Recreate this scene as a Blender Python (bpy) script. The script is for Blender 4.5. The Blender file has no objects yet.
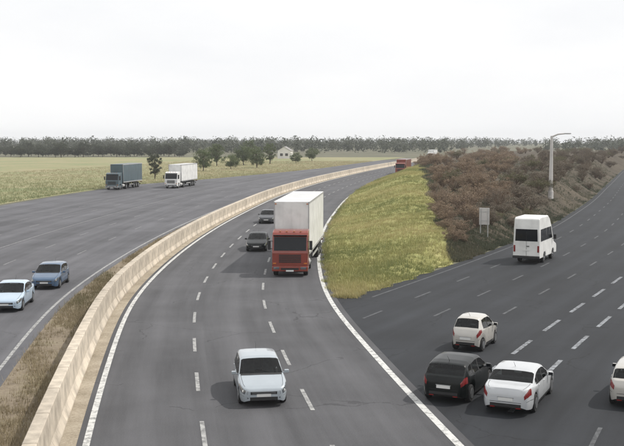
import bpy, math, random
import numpy as np
from mathutils import Matrix, Vector

random.seed(7)
rng = np.random.default_rng(11)
S = bpy.context.scene
C = S.collection
PI = math.pi

# ------------------------------------------------------------------ camera, sky, sun, exposure
F, YH, H = 1000.0, 138.0, 9.42            # focal length and horizon row in photo pixels, camera height in metres
PITCH = math.atan((223 - YH) / F)
cam = bpy.data.objects.new('camera', bpy.data.cameras.new('camera'))
C.objects.link(cam)
cam.location = (0, 0, H)
cam.rotation_euler = (PI / 2 - PITCH, 0, 0)
cam.data.sensor_width = 36
cam.data.lens = 36 * F / 624
cam.data.clip_start = 0.5
cam.data.clip_end = 20000
S.camera = cam

SUN_EL, SUN_AZ = math.radians(52), math.radians(76)     # azimuth measured from +Y towards +X
W = bpy.data.worlds.new('World')
S.world = W
W.use_nodes = True
nt = W.node_tree
bg = nt.nodes['Background']
sky = nt.nodes.new('ShaderNodeTexSky')
sky.sky_type = 'NISHITA'
sky.sun_disc = False
sky.sun_elevation = SUN_EL
sky.sun_rotation = SUN_AZ
sky.air_density = 1.0
sky.dust_density = 4.0
# thin bright cloud over the whole sky: the blue is almost gone, soft cloud forms remain
tc = nt.nodes.new('ShaderNodeTexCoord')
mp = nt.nodes.new('ShaderNodeMapping')
mp.inputs['Scale'].default_value = (1.0, 1.0, 3.2)
nz = nt.nodes.new('ShaderNodeTexNoise')
nz.inputs['Scale'].default_value = 3.2
nz.inputs['Detail'].default_value = 6
nz.inputs['Roughness'].default_value = 0.55
cr = nt.nodes.new('ShaderNodeValToRGB')
cr.color_ramp.elements[0].position = 0.3
cr.color_ramp.elements[0].color = (9.9, 10.0, 10.2, 1)
cr.color_ramp.elements[1].position = 0.62
cr.color_ramp.elements[1].color = (10.9, 10.9, 10.9, 1)
mx = nt.nodes.new('ShaderNodeMix')
mx.data_type = 'RGBA'
mx.inputs[0].default_value = 0.93
nt.links.new(tc.outputs['Generated'], mp.inputs[0])
nt.links.new(mp.outputs[0], nz.inputs['Vector'])
nt.links.new(nz.outputs['Fac'], cr.inputs[0])
nt.links.new(sky.outputs[0], mx.inputs[6])
nt.links.new(cr.outputs[0], mx.inputs[7])
nt.links.new(mx.outputs[2], bg.inputs[0])
bg.inputs[1].default_value = 0.1

sl = bpy.data.lights.new('sun', 'SUN')
sl.energy = 3.3
sl.angle = math.radians(1.2)
sl.color = (1.0, 0.955, 0.89)
sun = bpy.data.objects.new('sun', sl)
C.objects.link(sun)
sdir = Vector((math.cos(SUN_EL) * math.sin(SUN_AZ), math.cos(SUN_EL) * math.cos(SUN_AZ), math.sin(SUN_EL)))
sun.rotation_euler = sdir.to_track_quat('Z', 'Y').to_euler()
sun.location = (60, 40, 80)

S.view_settings.view_transform = 'Standard'
S.view_settings.look = 'None'
S.view_settings.exposure = 0.0
S.view_settings.gamma = 1.0
S.view_settings.use_curve_mapping = False


def at(x, y, z=0.0):
    """pixel of the photograph -> point on the level z"""
    a, b = (x - 312) / F, -(y - 223) / F
    d = (a, math.cos(PITCH) + b * math.sin(PITCH), -math.sin(PITCH) + b * math.cos(PITCH))
    t = (z - H) / d[2]
    return d[0] * t, d[1] * t


# ------------------------------------------------------------------ materials
def N(t, kind, **kw):
    n = t.nodes.new(kind)
    for k, v in kw.items():
        n.inputs[k].default_value = v
    return n


def mat(name, col, rough=0.6, metal=0.0, var=0.12, scale=4.0, bump=0.0, bscale=40.0, coat=0.0, col2=None, spec=None):
    m = bpy.data.materials.new(name)
    m.use_nodes = True
    t = m.node_tree
    p = t.nodes['Principled BSDF']
    p.inputs['Roughness'].default_value = rough
    p.inputs['Metallic'].default_value = metal
    p.inputs['Coat Weight'].default_value = coat
    p.inputs['Coat Roughness'].default_value = 0.06
    if spec is not None:
        p.inputs['Specular IOR Level'].default_value = spec
    tc = t.nodes.new('ShaderNodeTexCoord')
    nz = N(t, 'ShaderNodeTexNoise', Scale=scale, Detail=5.0, Roughness=0.6)
    t.links.new(tc.outputs['Object'], nz.inputs['Vector'])
    rp = t.nodes.new('ShaderNodeValToRGB')
    c2 = col2 or tuple(c * (1 - 2 * var) for c in col)
    rp.color_ramp.elements[0].position = 0.33
    rp.color_ramp.elements[1].position = 0.62
    rp.color_ramp.elements[0].color = (*c2, 1)
    rp.color_ramp.elements[1].color = (*col, 1)
    t.links.new(nz.outputs['Fac'], rp.inputs[0])
    t.links.new(rp.outputs[0], p.inputs['Base Color'])
    if bump:
        n2 = N(t, 'ShaderNodeTexNoise', Scale=bscale, Detail=4.0)
        t.links.new(tc.outputs['Object'], n2.inputs['Vector'])
        b = N(t, 'ShaderNodeBump', Strength=bump, Distance=0.02)
        t.links.new(n2.outputs['Fac'], b.inputs['Height'])
        t.links.new(b.outputs[0], p.inputs['Normal'])
    return m


def per_object(m, amount):
    """each copy of a piece is a little lighter or darker than its neighbours"""
    t = m.node_tree
    p = t.nodes['Principled BSDF']
    src = p.inputs['Base Color'].links[0].from_socket
    oi = t.nodes.new('ShaderNodeObjectInfo')
    mr = N(t, 'ShaderNodeMapRange')
    mr.inputs['To Min'].default_value = 1 - amount
    mr.inputs['To Max'].default_value = 1.0
    t.links.new(oi.outputs['Random'], mr.inputs['Value'])
    sc = t.nodes.new('ShaderNodeVectorMath')
    sc.operation = 'SCALE'
    t.links.new(src, sc.inputs[0])
    t.links.new(mr.outputs[0], sc.inputs['Scale'])
    t.links.new(sc.outputs[0], p.inputs['Base Color'])


def math_node(t, op, a, b=None):
    n = t.nodes.new('ShaderNodeMath')
    n.operation = op
    for i, v in enumerate((a, b)):
        if v is None:
            continue
        if isinstance(v, (int, float)):
            n.inputs[i].default_value = v
        else:
            t.links.new(v, n.inputs[i])
    return n.outputs[0]


def asphalt(name, col, period, shift, seed, crack=0.5, tint=(1, 1, 1)):
    """worn asphalt; UV is (metres across, metres along) so the wear runs with the lanes"""
    m = bpy.data.materials.new(name)
    m.use_nodes = True
    t = m.node_tree
    p = t.nodes['Principled BSDF']
    p.inputs['Roughness'].default_value = 0.82
    p.inputs['Specular IOR Level'].default_value = 0.3
    uv = t.nodes.new('ShaderNodeUVMap')
    uv.uv_map = 'road'
    off = N(t, 'ShaderNodeMapping', Location=(seed * 13.1, seed * 7.7, 0))
    t.links.new(uv.outputs[0], off.inputs[0])
    st = N(t, 'ShaderNodeMapping', Scale=(1.0, 0.045, 1.0))
    t.links.new(off.outputs[0], st.inputs[0])
    streak = N(t, 'ShaderNodeTexNoise', Scale=1.1, Detail=5.0, Roughness=0.65)
    t.links.new(st.outputs[0], streak.inputs['Vector'])
    grain = N(t, 'ShaderNodeTexNoise', Scale=22.0, Detail=6.0, Roughness=0.75)
    t.links.new(off.outputs[0], grain.inputs['Vector'])
    blot = N(t, 'ShaderNodeTexNoise', Scale=0.16, Detail=6.0, Roughness=0.6)
    t.links.new(off.outputs[0], blot.inputs['Vector'])
    sep = t.nodes.new('ShaderNodeSeparateXYZ')
    t.links.new(uv.outputs[0], sep.inputs[0])
    ph = math_node(t, 'MULTIPLY', math_node(t, 'ADD', sep.outputs[0], shift), 4 * PI / period)
    track = math_node(t, 'COSINE', ph)                       # two wheel tracks in each lane
    oil = math_node(t, 'POWER', math_node(t, 'ABSOLUTE', math_node(t, 'COSINE', math_node(t, 'MULTIPLY', ph, 0.25))), 14.0)
    v = math_node(t, 'ADD', math_node(t, 'MULTIPLY', streak.outputs[0], 0.95), 0.52)
    v = math_node(t, 'ADD', v, math_node(t, 'MULTIPLY', math_node(t, 'SUBTRACT', grain.outputs[0], 0.5), 1.1))
    v = math_node(t, 'ADD', v, math_node(t, 'MULTIPLY', math_node(t, 'SUBTRACT', blot.outputs[0], 0.5), 1.0))
    v = math_node(t, 'ADD', v, math_node(t, 'MULTIPLY', track, 0.085))
    v = math_node(t, 'SUBTRACT', v, math_node(t, 'MULTIPLY', oil, 0.20))
    # repaired strips: large rectangular cells with a slightly different mix
    cell = N(t, 'ShaderNodeMapping', Scale=(0.258, 0.035, 1.0))
    t.links.new(off.outputs[0], cell.inputs[0])
    wn = t.nodes.new('ShaderNodeTexWhiteNoise')
    fl = t.nodes.new('ShaderNodeVectorMath')
    fl.operation = 'FLOOR'
    t.links.new(cell.outputs[0], fl.inputs[0])
    t.links.new(fl.outputs[0], wn.inputs[0])
    v = math_node(t, 'ADD', v, math_node(t, 'MULTIPLY', math_node(t, 'SUBTRACT', wn.outputs[0], 0.5), 0.16))
    # sealed cracks
    wob = N(t, 'ShaderNodeTexNoise', Scale=0.7, Detail=4.0)
    t.links.new(off.outputs[0], wob.inputs['Vector'])
    wmix = t.nodes.new('ShaderNodeVectorMath')
    wmix.operation = 'MULTIPLY_ADD'
    wmix.inputs[1].default_value = (1.6, 1.6, 0)
    t.links.new(wob.outputs['Color'], wmix.inputs[0])
    t.links.new(off.outputs[0], wmix.inputs[2])
    vor = N(t, 'ShaderNodeTexVoronoi', Scale=0.17)
    vor.feature = 'DISTANCE_TO_EDGE'
    t.links.new(wmix.outputs[0], vor.inputs['Vector'])
    line = math_node(t, 'LESS_THAN', vor.outputs['Distance'], 0.0055)
    mask = math_node(t, 'GREATER_THAN', blot.outputs[0], 0.5)
    v = math_node(t, 'SUBTRACT', v, math_node(t, 'MULTIPLY', math_node(t, 'MULTIPLY', line, mask), crack * 0.6))
    mul = t.nodes.new('ShaderNodeVectorMath')
    mul.operation = 'SCALE'
    mul.inputs[0].default_value = tuple(col * k for k in tint)
    t.links.new(v, mul.inputs['Scale'])
    t.links.new(mul.outputs[0], p.inputs['Base Color'])
    b = N(t, 'ShaderNodeBump', Strength=0.35, Distance=0.01)
    t.links.new(grain.outputs[0], b.inputs['Height'])
    t.links.new(b.outputs[0], p.inputs['Normal'])
    return m


def paint_line(name, col, dirt, lo, hi):
    m = bpy.data.materials.new(name)
    m.use_nodes = True
    t = m.node_tree
    p = t.nodes['Principled BSDF']
    p.inputs['Roughness'].default_value = 0.7
    g = t.nodes.new('ShaderNodeNewGeometry')
    nz = N(t, 'ShaderNodeTexNoise', Scale=3.5, Detail=8.0, Roughness=0.72)
    t.links.new(g.outputs['Position'], nz.inputs['Vector'])
    rp = t.nodes.new('ShaderNodeValToRGB')
    rp.color_ramp.elements[0].position = lo
    rp.color_ramp.elements[0].color = (*dirt, 1)
    rp.color_ramp.elements[1].position = hi
    rp.color_ramp.elements[1].color = (*col, 1)
    t.links.new(nz.outputs['Fac'], rp.inputs[0])
    t.links.new(rp.outputs[0], p.inputs['Base Color'])
    return m


def leafy(name, stops, rough=0.7, trans=0.25):
    """colour picked for every leaf or blade from the mesh attribute 'tint'"""
    m = bpy.data.materials.new(name)
    m.use_nodes = True
    t = m.node_tree
    p = t.nodes['Principled BSDF']
    p.inputs['Roughness'].default_value = rough
    p.inputs['Specular IOR Level'].default_value = 0.25
    a = t.nodes.new('ShaderNodeAttribute')
    a.attribute_name = 'tint'
    rp = t.nodes.new('ShaderNodeValToRGB')
    while len(rp.color_ramp.elements) < len(stops):
        rp.color_ramp.elements.new(0.5)
    for e, (pos, c) in zip(rp.color_ramp.elements, stops):
        e.position = pos
        e.color = (*c, 1)
    t.links.new(a.outputs['Fac'], rp.inputs[0])
    t.links.new(rp.outputs[0], p.inputs['Base Color'])
    tr = t.nodes.new('ShaderNodeBsdfTranslucent')
    t.links.new(rp.outputs[0], tr.inputs[0])
    ms = t.nodes.new('ShaderNodeMixShader')
    ms.inputs[0].default_value = trans
    out = t.nodes['Material Output']
    t.links.new(p.outputs[0], ms.inputs[1])
    t.links.new(tr.outputs[0], ms.inputs[2])
    t.links.new(ms.outputs[0], out.inputs[0])
    return m


def soil(name, cols, scale, big):
    """ground: two noises choose between several earth and grass colours"""
    m = bpy.data.materials.new(name)
    m.use_nodes = True
    t = m.node_tree
    p = t.nodes['Principled BSDF']
    p.inputs['Roughness'].default_value = 0.95
    p.inputs['Specular IOR Level'].default_value = 0.1
    g = t.nodes.new('ShaderNodeNewGeometry')
    n1 = N(t, 'ShaderNodeTexNoise', Scale=scale, Detail=8.0, Roughness=0.7)
    n2 = N(t, 'ShaderNodeTexNoise', Scale=big, Detail=4.0, Roughness=0.6)
    t.links.new(g.outputs['Position'], n1.inputs['Vector'])
    t.links.new(g.outputs['Position'], n2.inputs['Vector'])
    v = math_node(t, 'ADD', math_node(t, 'MULTIPLY', n1.outputs[0], 0.55), math_node(t, 'MULTIPLY', n2.outputs[0], 0.55))
    rp = t.nodes.new('ShaderNodeValToRGB')
    while len(rp.color_ramp.elements) < len(cols):
        rp.color_ramp.elements.new(0.5)
    for i, (e, c) in enumerate(zip(rp.color_ramp.elements, cols)):
        e.position = 0.36 + 0.36 * i / (len(cols) - 1)
        e.color = (*c, 1)
    t.links.new(v, rp.inputs[0])
    t.links.new(rp.outputs[0], p.inputs['Base Color'])
    b = N(t, 'ShaderNodeBump', Strength=0.6, Distance=0.08)
    t.links.new(n1.outputs[0], b.inputs['Height'])
    t.links.new(b.outputs[0], p.inputs['Normal'])
    return m


M = {}
M['main_asphalt'] = asphalt('asphalt_main', 0.083, 3.87, 5.8, 1, 0.5, (0.985, 0.985, 1.05))
M['left_asphalt'] = asphalt('asphalt_left', 0.098, 3.7, 0.4, 2, 0.3, (0.98, 0.98, 1.06))
M['right_asphalt'] = asphalt('asphalt_right', 0.0235, 3.0, 0.0, 3, 0.6, (0.92, 1.02, 1.20))
M['line'] = paint_line('road_paint', (0.55, 0.55, 0.53), (0.17, 0.17, 0.165), 0.36, 0.52)
M['dash_line'] = paint_line('dash_paint', (0.36, 0.36, 0.35), (0.13, 0.13, 0.13), 0.38, 0.58)
M['faint_line'] = paint_line('faint_paint', (0.095, 0.10, 0.105), (0.032, 0.034, 0.038), 0.42, 0.62)
M['left_line'] = paint_line('left_paint', (0.24, 0.24, 0.24), (0.12, 0.12, 0.125), 0.42, 0.62)
M['blue_line'] = paint_line('right_paint', (0.26, 0.275, 0.295), (0.045, 0.048, 0.052), 0.40, 0.58)
M['gutter'] = soil('gutter_dust', [(0.19, 0.16, 0.115), (0.33, 0.285, 0.22), (0.46, 0.405, 0.325)], 9.0, 0.6)
M['verge'] = soil('verge_soil', [(0.10, 0.085, 0.06), (0.19, 0.155, 0.115), (0.25, 0.21, 0.155), (0.19, 0.18, 0.10)], 6.0, 0.35)
M['field'] = soil('field_soil', [(0.16, 0.20, 0.105), (0.22, 0.235, 0.125), (0.28, 0.255, 0.15), (0.30, 0.265, 0.165)], 0.5, 0.045)
M['ground'] = soil('ground_soil', [(0.09, 0.095, 0.065), (0.13, 0.128, 0.09), (0.17, 0.16, 0.12)], 0.3, 0.02)
M['island'] = soil('island_soil', [(0.19, 0.20, 0.085), (0.28, 0.275, 0.11), (0.36, 0.335, 0.16)], 1.2, 0.12)
M['bank'] = soil('bank_soil', [(0.05, 0.043, 0.033), (0.08, 0.068, 0.052), (0.12, 0.10, 0.075)], 1.0, 0.12)
M['concrete'] = mat('barrier_concrete', (0.60, 0.525, 0.425), 0.9, 0, 0.2, 1.6, 0.35, 30)
per_object(M['concrete'], 0.22)
M['car_white'] = mat('paint_white', (0.50, 0.515, 0.53), 0.28, 0.0, 0.03, 2, coat=0.8)
M['car_silver'] = mat('paint_silver_white', (0.40, 0.445, 0.48), 0.3, 0.3, 0.03, 2, coat=0.8)
M['car_black'] = mat('paint_black', (0.005, 0.007, 0.007), 0.32, 0.0, 0.05, 2, coat=0.12, spec=0.25)
M['car_grey'] = mat('paint_grey', (0.05, 0.053, 0.06), 0.35, 0.2, 0.05, 2, coat=0.3)
M['car_blue'] = mat('paint_blue', (0.06, 0.115, 0.20), 0.28, 0.2, 0.05, 2, coat=0.8)
M['car_pale'] = mat('paint_pale_blue', (0.46, 0.57, 0.68), 0.28, 0.2, 0.03, 2, coat=0.8)
M['car_beige'] = mat('paint_champagne', (0.52, 0.50, 0.46), 0.3, 0.2, 0.03, 2, coat=0.8)
M['red'] = mat('paint_red', (0.23, 0.036, 0.02), 0.32, 0.0, 0.08, 1.5, coat=0.6)
M['box_white'] = mat('box_white', (0.76, 0.76, 0.74), 0.42, 0.0, 0.10, 0.9)
M['teal'] = mat('paint_teal', (0.075, 0.115, 0.135), 0.4, 0.0, 0.1, 0.8, coat=0.3)
M['box_grey'] = mat('box_grey', (0.42, 0.42, 0.42), 0.45, 0.2, 0.08, 0.8)
M['glass'] = mat('dark_glass', (0.008, 0.010, 0.013), 0.06, 0.0, 0.02, 2, spec=0.3)
def tinted(name, tint, rough):
    m = bpy.data.materials.new(name)
    m.use_nodes = True
    t = m.node_tree
    t.nodes.remove(t.nodes['Principled BSDF'])
    tr = t.nodes.new('ShaderNodeBsdfTransparent')
    tr.inputs[0].default_value = (*tint, 1)
    gl = t.nodes.new('ShaderNodeBsdfGlossy')
    gl.inputs['Roughness'].default_value = rough
    fr = t.nodes.new('ShaderNodeFresnel')
    fr.inputs[0].default_value = 1.42
    ms = t.nodes.new('ShaderNodeMixShader')
    t.links.new(fr.outputs[0], ms.inputs[0])
    t.links.new(tr.outputs[0], ms.inputs[1])
    t.links.new(gl.outputs[0], ms.inputs[2])
    t.links.new(ms.outputs[0], t.nodes['Material Output'].inputs[0])
    return m


M['car_glass'] = tinted('car_glass', (0.50, 0.55, 0.55), 0.03)
M['seat'] = mat('seat_fabric', (0.075, 0.075, 0.08), 0.9, 0, 0.15, 8)
M['dash'] = mat('dashboard', (0.03, 0.03, 0.032), 0.7, 0, 0.1, 8)
M['tyre'] = mat('tyre_rubber', (0.016, 0.016, 0.017), 0.85, 0, 0.15, 10)
M['rim'] = mat('alloy', (0.36, 0.37, 0.38), 0.35, 0.8, 0.1, 6)
M['black'] = mat('black_plastic', (0.018, 0.018, 0.019), 0.6, 0, 0.1, 6)
M['chassis'] = mat('chassis', (0.03, 0.03, 0.03), 0.75, 0.2, 0.2, 3)
M['lamp'] = mat('headlamp', (0.20, 0.22, 0.24), 0.08, 0.6, 0.1, 20, coat=1.0)
M['tail'] = mat('tail_lamp', (0.22, 0.012, 0.012), 0.18, 0, 0.1, 20, coat=1.0)
M['amber'] = mat('amber_lamp', (0.55, 0.16, 0.02), 0.2, 0, 0.1, 20, coat=1.0)
M['plate'] = mat('plate', (0.68, 0.68, 0.66), 0.4, 0, 0.03, 8)
M['steel'] = mat('galvanised', (0.50, 0.50, 0.49), 0.5, 0.35, 0.1, 3)
M['pole'] = mat('pole_paint', (0.60, 0.575, 0.55), 0.55, 0.05, 0.08, 1.2)
M['bark'] = mat('bark', (0.10, 0.078, 0.058), 0.95, 0, 0.25, 5, 0.6, 12)
M['twig'] = mat('twig', (0.22, 0.16, 0.118), 0.95, 0, 0.25, 5)
M['leaf'] = leafy('leaf_green', [(0, (0.06, 0.08, 0.04)), (0.5, (0.115, 0.145, 0.07)), (1, (0.19, 0.215, 0.11))])
M['leaf_dark'] = leafy('leaf_dark', [(0, (0.038, 0.045, 0.032)), (0.5, (0.07, 0.08, 0.055)), (1, (0.11, 0.12, 0.08))])
M['leaf_brown'] = leafy('leaf_brown', [(0, (0.14, 0.104, 0.073)), (0.5, (0.245, 0.183, 0.129)), (1, (0.36, 0.28, 0.195))])
M['leaf_olive'] = leafy('leaf_olive', [(0, (0.075, 0.075, 0.04)), (0.5, (0.135, 0.13, 0.075)), (1, (0.21, 0.19, 0.115))])
M['leaf_dry'] = leafy('leaf_dark_brown', [(0, (0.09, 0.075, 0.058)), (0.5, (0.165, 0.137, 0.106)), (1, (0.23, 0.195, 0.145))])
M['blade'] = leafy('grass_blade', [(0, (0.17, 0.20, 0.08)), (0.45, (0.30, 0.295, 0.12)), (1, (0.47, 0.40, 0.21))])
M['blade_dull'] = leafy('dull_blade', [(0, (0.05, 0.062, 0.042)), (0.5, (0.09, 0.10, 0.065)), (1, (0.15, 0.135, 0.09))])
M['blade_dry'] = leafy('dry_blade', [(0, (0.13, 0.125, 0.06)), (0.5, (0.25, 0.205, 0.13)), (1, (0.38, 0.32, 0.215))])
M['blade_field'] = leafy('field_blade', [(0, (0.18, 0.23, 0.12)), (0.5, (0.30, 0.295, 0.16)), (1, (0.40, 0.345, 0.22))])
M['wall_white'] = mat('render_white', (0.74, 0.73, 0.71), 0.85, 0, 0.06, 0.8, 0.2, 30)
M['wall_grey'] = mat('render_grey', (0.40, 0.40, 0.39), 0.9, 0, 0.1, 0.8)
M['siding'] = mat('blue_siding', (0.10, 0.145, 0.165), 0.6, 0.1, 0.12, 0.6)
M['roof'] = mat('roof_sheet', (0.13, 0.125, 0.12), 0.8, 0, 0.2, 1.0)
M['roof_tile'] = mat('roof_tile', (0.30, 0.29, 0.28), 0.85, 0, 0.2, 1.6)


# ------------------------------------------------------------------ mesh helpers
def link(o, parent=None):
    C.objects.link(o)
    if parent is not None:
        o.parent = parent
    return o


def tag(o, label=None, cat=None, group=None, kind=None):
    for k, v in (('label', label), ('category', cat), ('group', group), ('kind', kind)):
        if v:
            o[k] = v
    return o


def empty(name, loc=(0, 0, 0), rz=0.0):
    o = bpy.data.objects.new(name, None)
    o.empty_display_size = 0.3
    o.location = loc
    o.rotation_euler = (0, 0, rz)
    return link(o)


def np_mesh(name, v, f, tint=None, smooth=False):
    v = np.asarray(v, dtype=np.float32)
    f = np.asarray(f, dtype=np.int32)
    me = bpy.data.meshes.new(name)
    k = f.shape[1]
    me.vertices.add(len(v))
    me.vertices.foreach_set('co', v.ravel())
    me.loops.add(f.size)
    me.loops.foreach_set('vertex_index', f.ravel())
    me.polygons.add(len(f))
    me.polygons.foreach_set('loop_start', np.arange(0, f.size, k, dtype=np.int32))
    me.polygons.foreach_set('loop_total', np.full(len(f), k, dtype=np.int32))
    if smooth:
        me.polygons.foreach_set('use_smooth', np.ones(len(f), dtype=bool))
    if tint is not None:
        a = me.attributes.new('tint', 'FLOAT', 'POINT')
        a.data.foreach_set('value', np.asarray(tint, dtype=np.float32))
    me.update(calc_edges=True)
    me.validate()
    return me


class MB:
    def __init__(s):
        s.v, s.f = [], []

    def add(s, vs, fs):
        b = len(s.v)
        s.v += [tuple(p) for p in vs]
        s.f += [tuple(i + b for i in q) for q in fs]
        return s

    def box(s, c, d, rot=None):
        x, y, z = d[0] / 2, d[1] / 2, d[2] / 2
        vs = [Vector((a * x, b * y, e * z)) for e in (-1, 1) for b in (-1, 1) for a in (-1, 1)]
        if rot:
            vs = [rot @ p for p in vs]
        vs = [p + Vector(c) for p in vs]
        return s.add(vs, [(0, 2, 3, 1), (4, 5, 7, 6), (0, 1, 5, 4), (2, 6, 7, 3), (0, 4, 6, 2), (1, 3, 7, 5)])

    def prism(s, pts, y0, y1):
        """outline in x,z extruded along y"""
        n = len(pts)
        vs = [(p[0], y0, p[1]) for p in pts] + [(p[0], y1, p[1]) for p in pts]
        fs = [tuple(range(n)), tuple(range(2 * n - 1, n - 1, -1))]
        fs += [(i, i + n, (i + 1) % n + n, (i + 1) % n) for i in range(n)]
        return s.add(vs, fs)

    def tube(s, a, b, r0, r1, n=8, cap=True):
        a, b = Vector(a), Vector(b)
        d = (b - a).normalized()
        u = d.orthogonal().normalized()
        w = d.cross(u)
        vs = []
        for p, r in ((a, r0), (b, r1)):
            vs += [p + (u * math.cos(2 * PI * i / n) + w * math.sin(2 * PI * i / n)) * r for i in range(n)]
        fs = [(i, (i + 1) % n, (i + 1) % n + n, i + n) for i in range(n)]
        if cap:
            fs += [tuple(range(n - 1, -1, -1)), tuple(range(n, 2 * n))]
        return s.add(vs, fs)

    def lathe_y(s, prof, c, n=20):
        """profile of (y, r) turned about the y axis through c, ends closed"""
        vs, fs = [], []
        for y, r in prof:
            vs += [(c[0] + r * math.cos(2 * PI * i / n), c[1] + y, c[2] + r * math.sin(2 * PI * i / n)) for i in range(n)]
        for j in range(len(prof) - 1):
            fs += [(j * n + i, j * n + (i + 1) % n, (j + 1) * n + (i + 1) % n, (j + 1) * n + i) for i in range(n)]
        fs += [tuple(range(n - 1, -1, -1)), tuple(range((len(prof) - 1) * n, len(prof) * n))]
        return s.add(vs, fs)

    def grid(s, rows, double=False):
        n = len(rows[0])
        vs = [p for r in rows for p in r]
        fs = [(j * n + i, j * n + i + 1, (j + 1) * n + i + 1, (j + 1) * n + i) for j in range(len(rows) - 1) for i in range(n - 1)]
        return s.add(vs, fs)

    def mesh(s, name, smooth=False):
        import bmesh
        me = bpy.data.meshes.new(name)
        me.from_pydata([tuple(p) for p in s.v], [], s.f)
        bm = bmesh.new()
        bm.from_mesh(me)
        bmesh.ops.recalc_face_normals(bm, faces=bm.faces)
        bm.to_mesh(me)
        bm.free()
        if smooth:
            for p in me.polygons:
                p.use_smooth = True
        return me

    def build(s, name, m, parent=None, smooth=False, bevel=0.0, seg=2, label=None):
        o = bpy.data.objects.new(name, s.mesh(name, smooth))
        o.data.materials.append(M[m] if isinstance(m, str) else m)
        link(o, parent)
        if bevel:
            md = o.modifiers.new('bevel', 'BEVEL')
            md.width = bevel
            md.segments = seg
            md.limit_method = 'ANGLE'
            md.angle_limit = math.radians(35)
        if label:
            o['label'] = label
        return o


def pl(xs, pts):
    """smooth interpolation through (x, y) points"""
    px = np.array([p[0] for p in pts], float)
    py = np.array([p[1] for p in pts], float)
    return np.interp(xs, px, py)


# ------------------------------------------------------------------ road centre lines
class Path:
    def __init__(s, pts, sm=8.0):
        p = np.array(pts, float)
        ys = np.arange(p[0, 1], p[-1, 1], 1.0)
        # smooth cubic through the points, then a running mean that keeps the curvature even
        m = np.gradient(p[:, 0], p[:, 1])
        i = np.clip(np.searchsorted(p[:, 1], ys, side='right') - 1, 0, len(p) - 2)
        h = p[i + 1, 1] - p[i, 1]
        t = (ys - p[i, 1]) / h
        xs = ((2 * t**3 - 3 * t**2 + 1) * p[i, 0] + (t**3 - 2 * t**2 + t) * h * m[i]
              + (-2 * t**3 + 3 * t**2) * p[i + 1, 0] + (t**3 - t**2) * h * m[i + 1])
        k = int(sm)
        ker = np.ones(2 * k + 1) / (2 * k + 1)
        pad = np.concatenate([xs[0] + (xs[1] - xs[0]) * np.arange(-k, 0), xs, xs[-1] + (xs[-1] - xs[-2]) * np.arange(1, k + 1)])
        xs = np.convolve(pad, ker, 'valid')
        s.x, s.y = xs, ys
        d = np.hypot(np.diff(xs), np.diff(ys))
        s.s = np.concatenate([[0], np.cumsum(d)])
        tx, ty = np.gradient(xs), np.gradient(ys)
        l = np.hypot(tx, ty)
        s.tx, s.ty = tx / l, ty / l

    def pt(s, a, off=0.0):
        x, y = np.interp(a, s.s, s.x), np.interp(a, s.s, s.y)
        tx, ty = np.interp(a, s.s, s.tx), np.interp(a, s.s, s.ty)
        return x + ty * off, y - tx * off

    def tan(s, a):
        return float(np.interp(a, s.s, s.tx)), float(np.interp(a, s.s, s.ty))

    def locate(s, X, Y):
        d = np.hypot(s.x - X, s.y - Y)
        i = int(np.argmin(d))
        dx, dy = X - s.x[i], Y - s.y[i]
        return s.s[i] + dx * s.tx[i] + dy * s.ty[i], dx * s.ty[i] - dy * s.tx[i]

    def x_at(s, Y):
        return float(np.interp(Y, s.y, s.x))


MAIN = Path([(2.6, 2), (0.2, 20), (-1.6, 31.7), (-3.55, 46), (-4.7, 56), (-5.2, 67), (-5.25, 82), (-4.5, 104), (-2.6, 131), (-0.4, 156),
             (5.6, 200), (15.5, 255), (36, 350), (66, 475), (112, 640), (170, 830)], 7)
EDGE = Path([(-17.5, 2), (-14.6, 14), (-11.2, 27), (-6.4, 39), (-2.0, 48.5), (2.3, 57.1), (10.0, 72.2), (19.6, 92.2), (36.5, 135), (57.5, 195),
             (92, 295), (141, 430), (225, 660)], 7)


def strip(name, path, offs, a0, a1, step, z, m, parent=None, clip=None, kind='structure'):
    arr = np.arange(a0, a1 + step * 0.5, step)
    rows, uvs = [], []
    for a in arr:
        r, u = [], []
        oo = offs(a) if callable(offs) else offs
        for o in oo:
            x, y = path.pt(a, o)
            if clip:
                x = max(x, clip(y))
            r.append((float(x), float(y), z))
            u.append((o, float(a)))
        rows.append(r)
        uvs.append(u)
    n = len(rows[0])
    v = np.array(rows).reshape(-1, 3)
    f = [(j * n + i, j * n + i + 1, (j + 1) * n + i + 1, (j + 1) * n + i) for j in range(len(rows) - 1) for i in range(n - 1)]
    me = np_mesh(name, v, f)
    uvf = np.array(uvs).reshape(-1, 2)
    ul = me.uv_layers.new(name='road')
    idx = np.zeros(len(me.loops), dtype=np.int32)
    me.loops.foreach_get('vertex_index', idx)
    ul.data.foreach_set('uv', uvf[idx].astype(np.float32).ravel())
    o = bpy.data.objects.new(name, me)
    me.materials.append(M[m])
    link(o, parent)
    if kind and parent is None:
        o['kind'] = kind
    return o


LEFT_EDGE = [(0, 30), (90, 38), (135, 41.5), (195, 41.5), (225, 34), (265, 28), (310, 24), (800, 22)]    # far side of the left road
HW = 5.8                                        # half width between the edge lines of the main carriageway
# ---- ground reaching the horizon
g = MB()
xs = [-990, -600, -300, -120, -60, -25, 0, 25, 60, 120, 300, 600, 990]
ys = [-140, -60, 0, 30, 60, 100, 160, 250, 400, 700, 1100, 1790]
g.grid([[(x, y, -0.03) for x in xs] for y in ys])
tag(g.build('ground', 'ground'), kind='structure')

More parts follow.
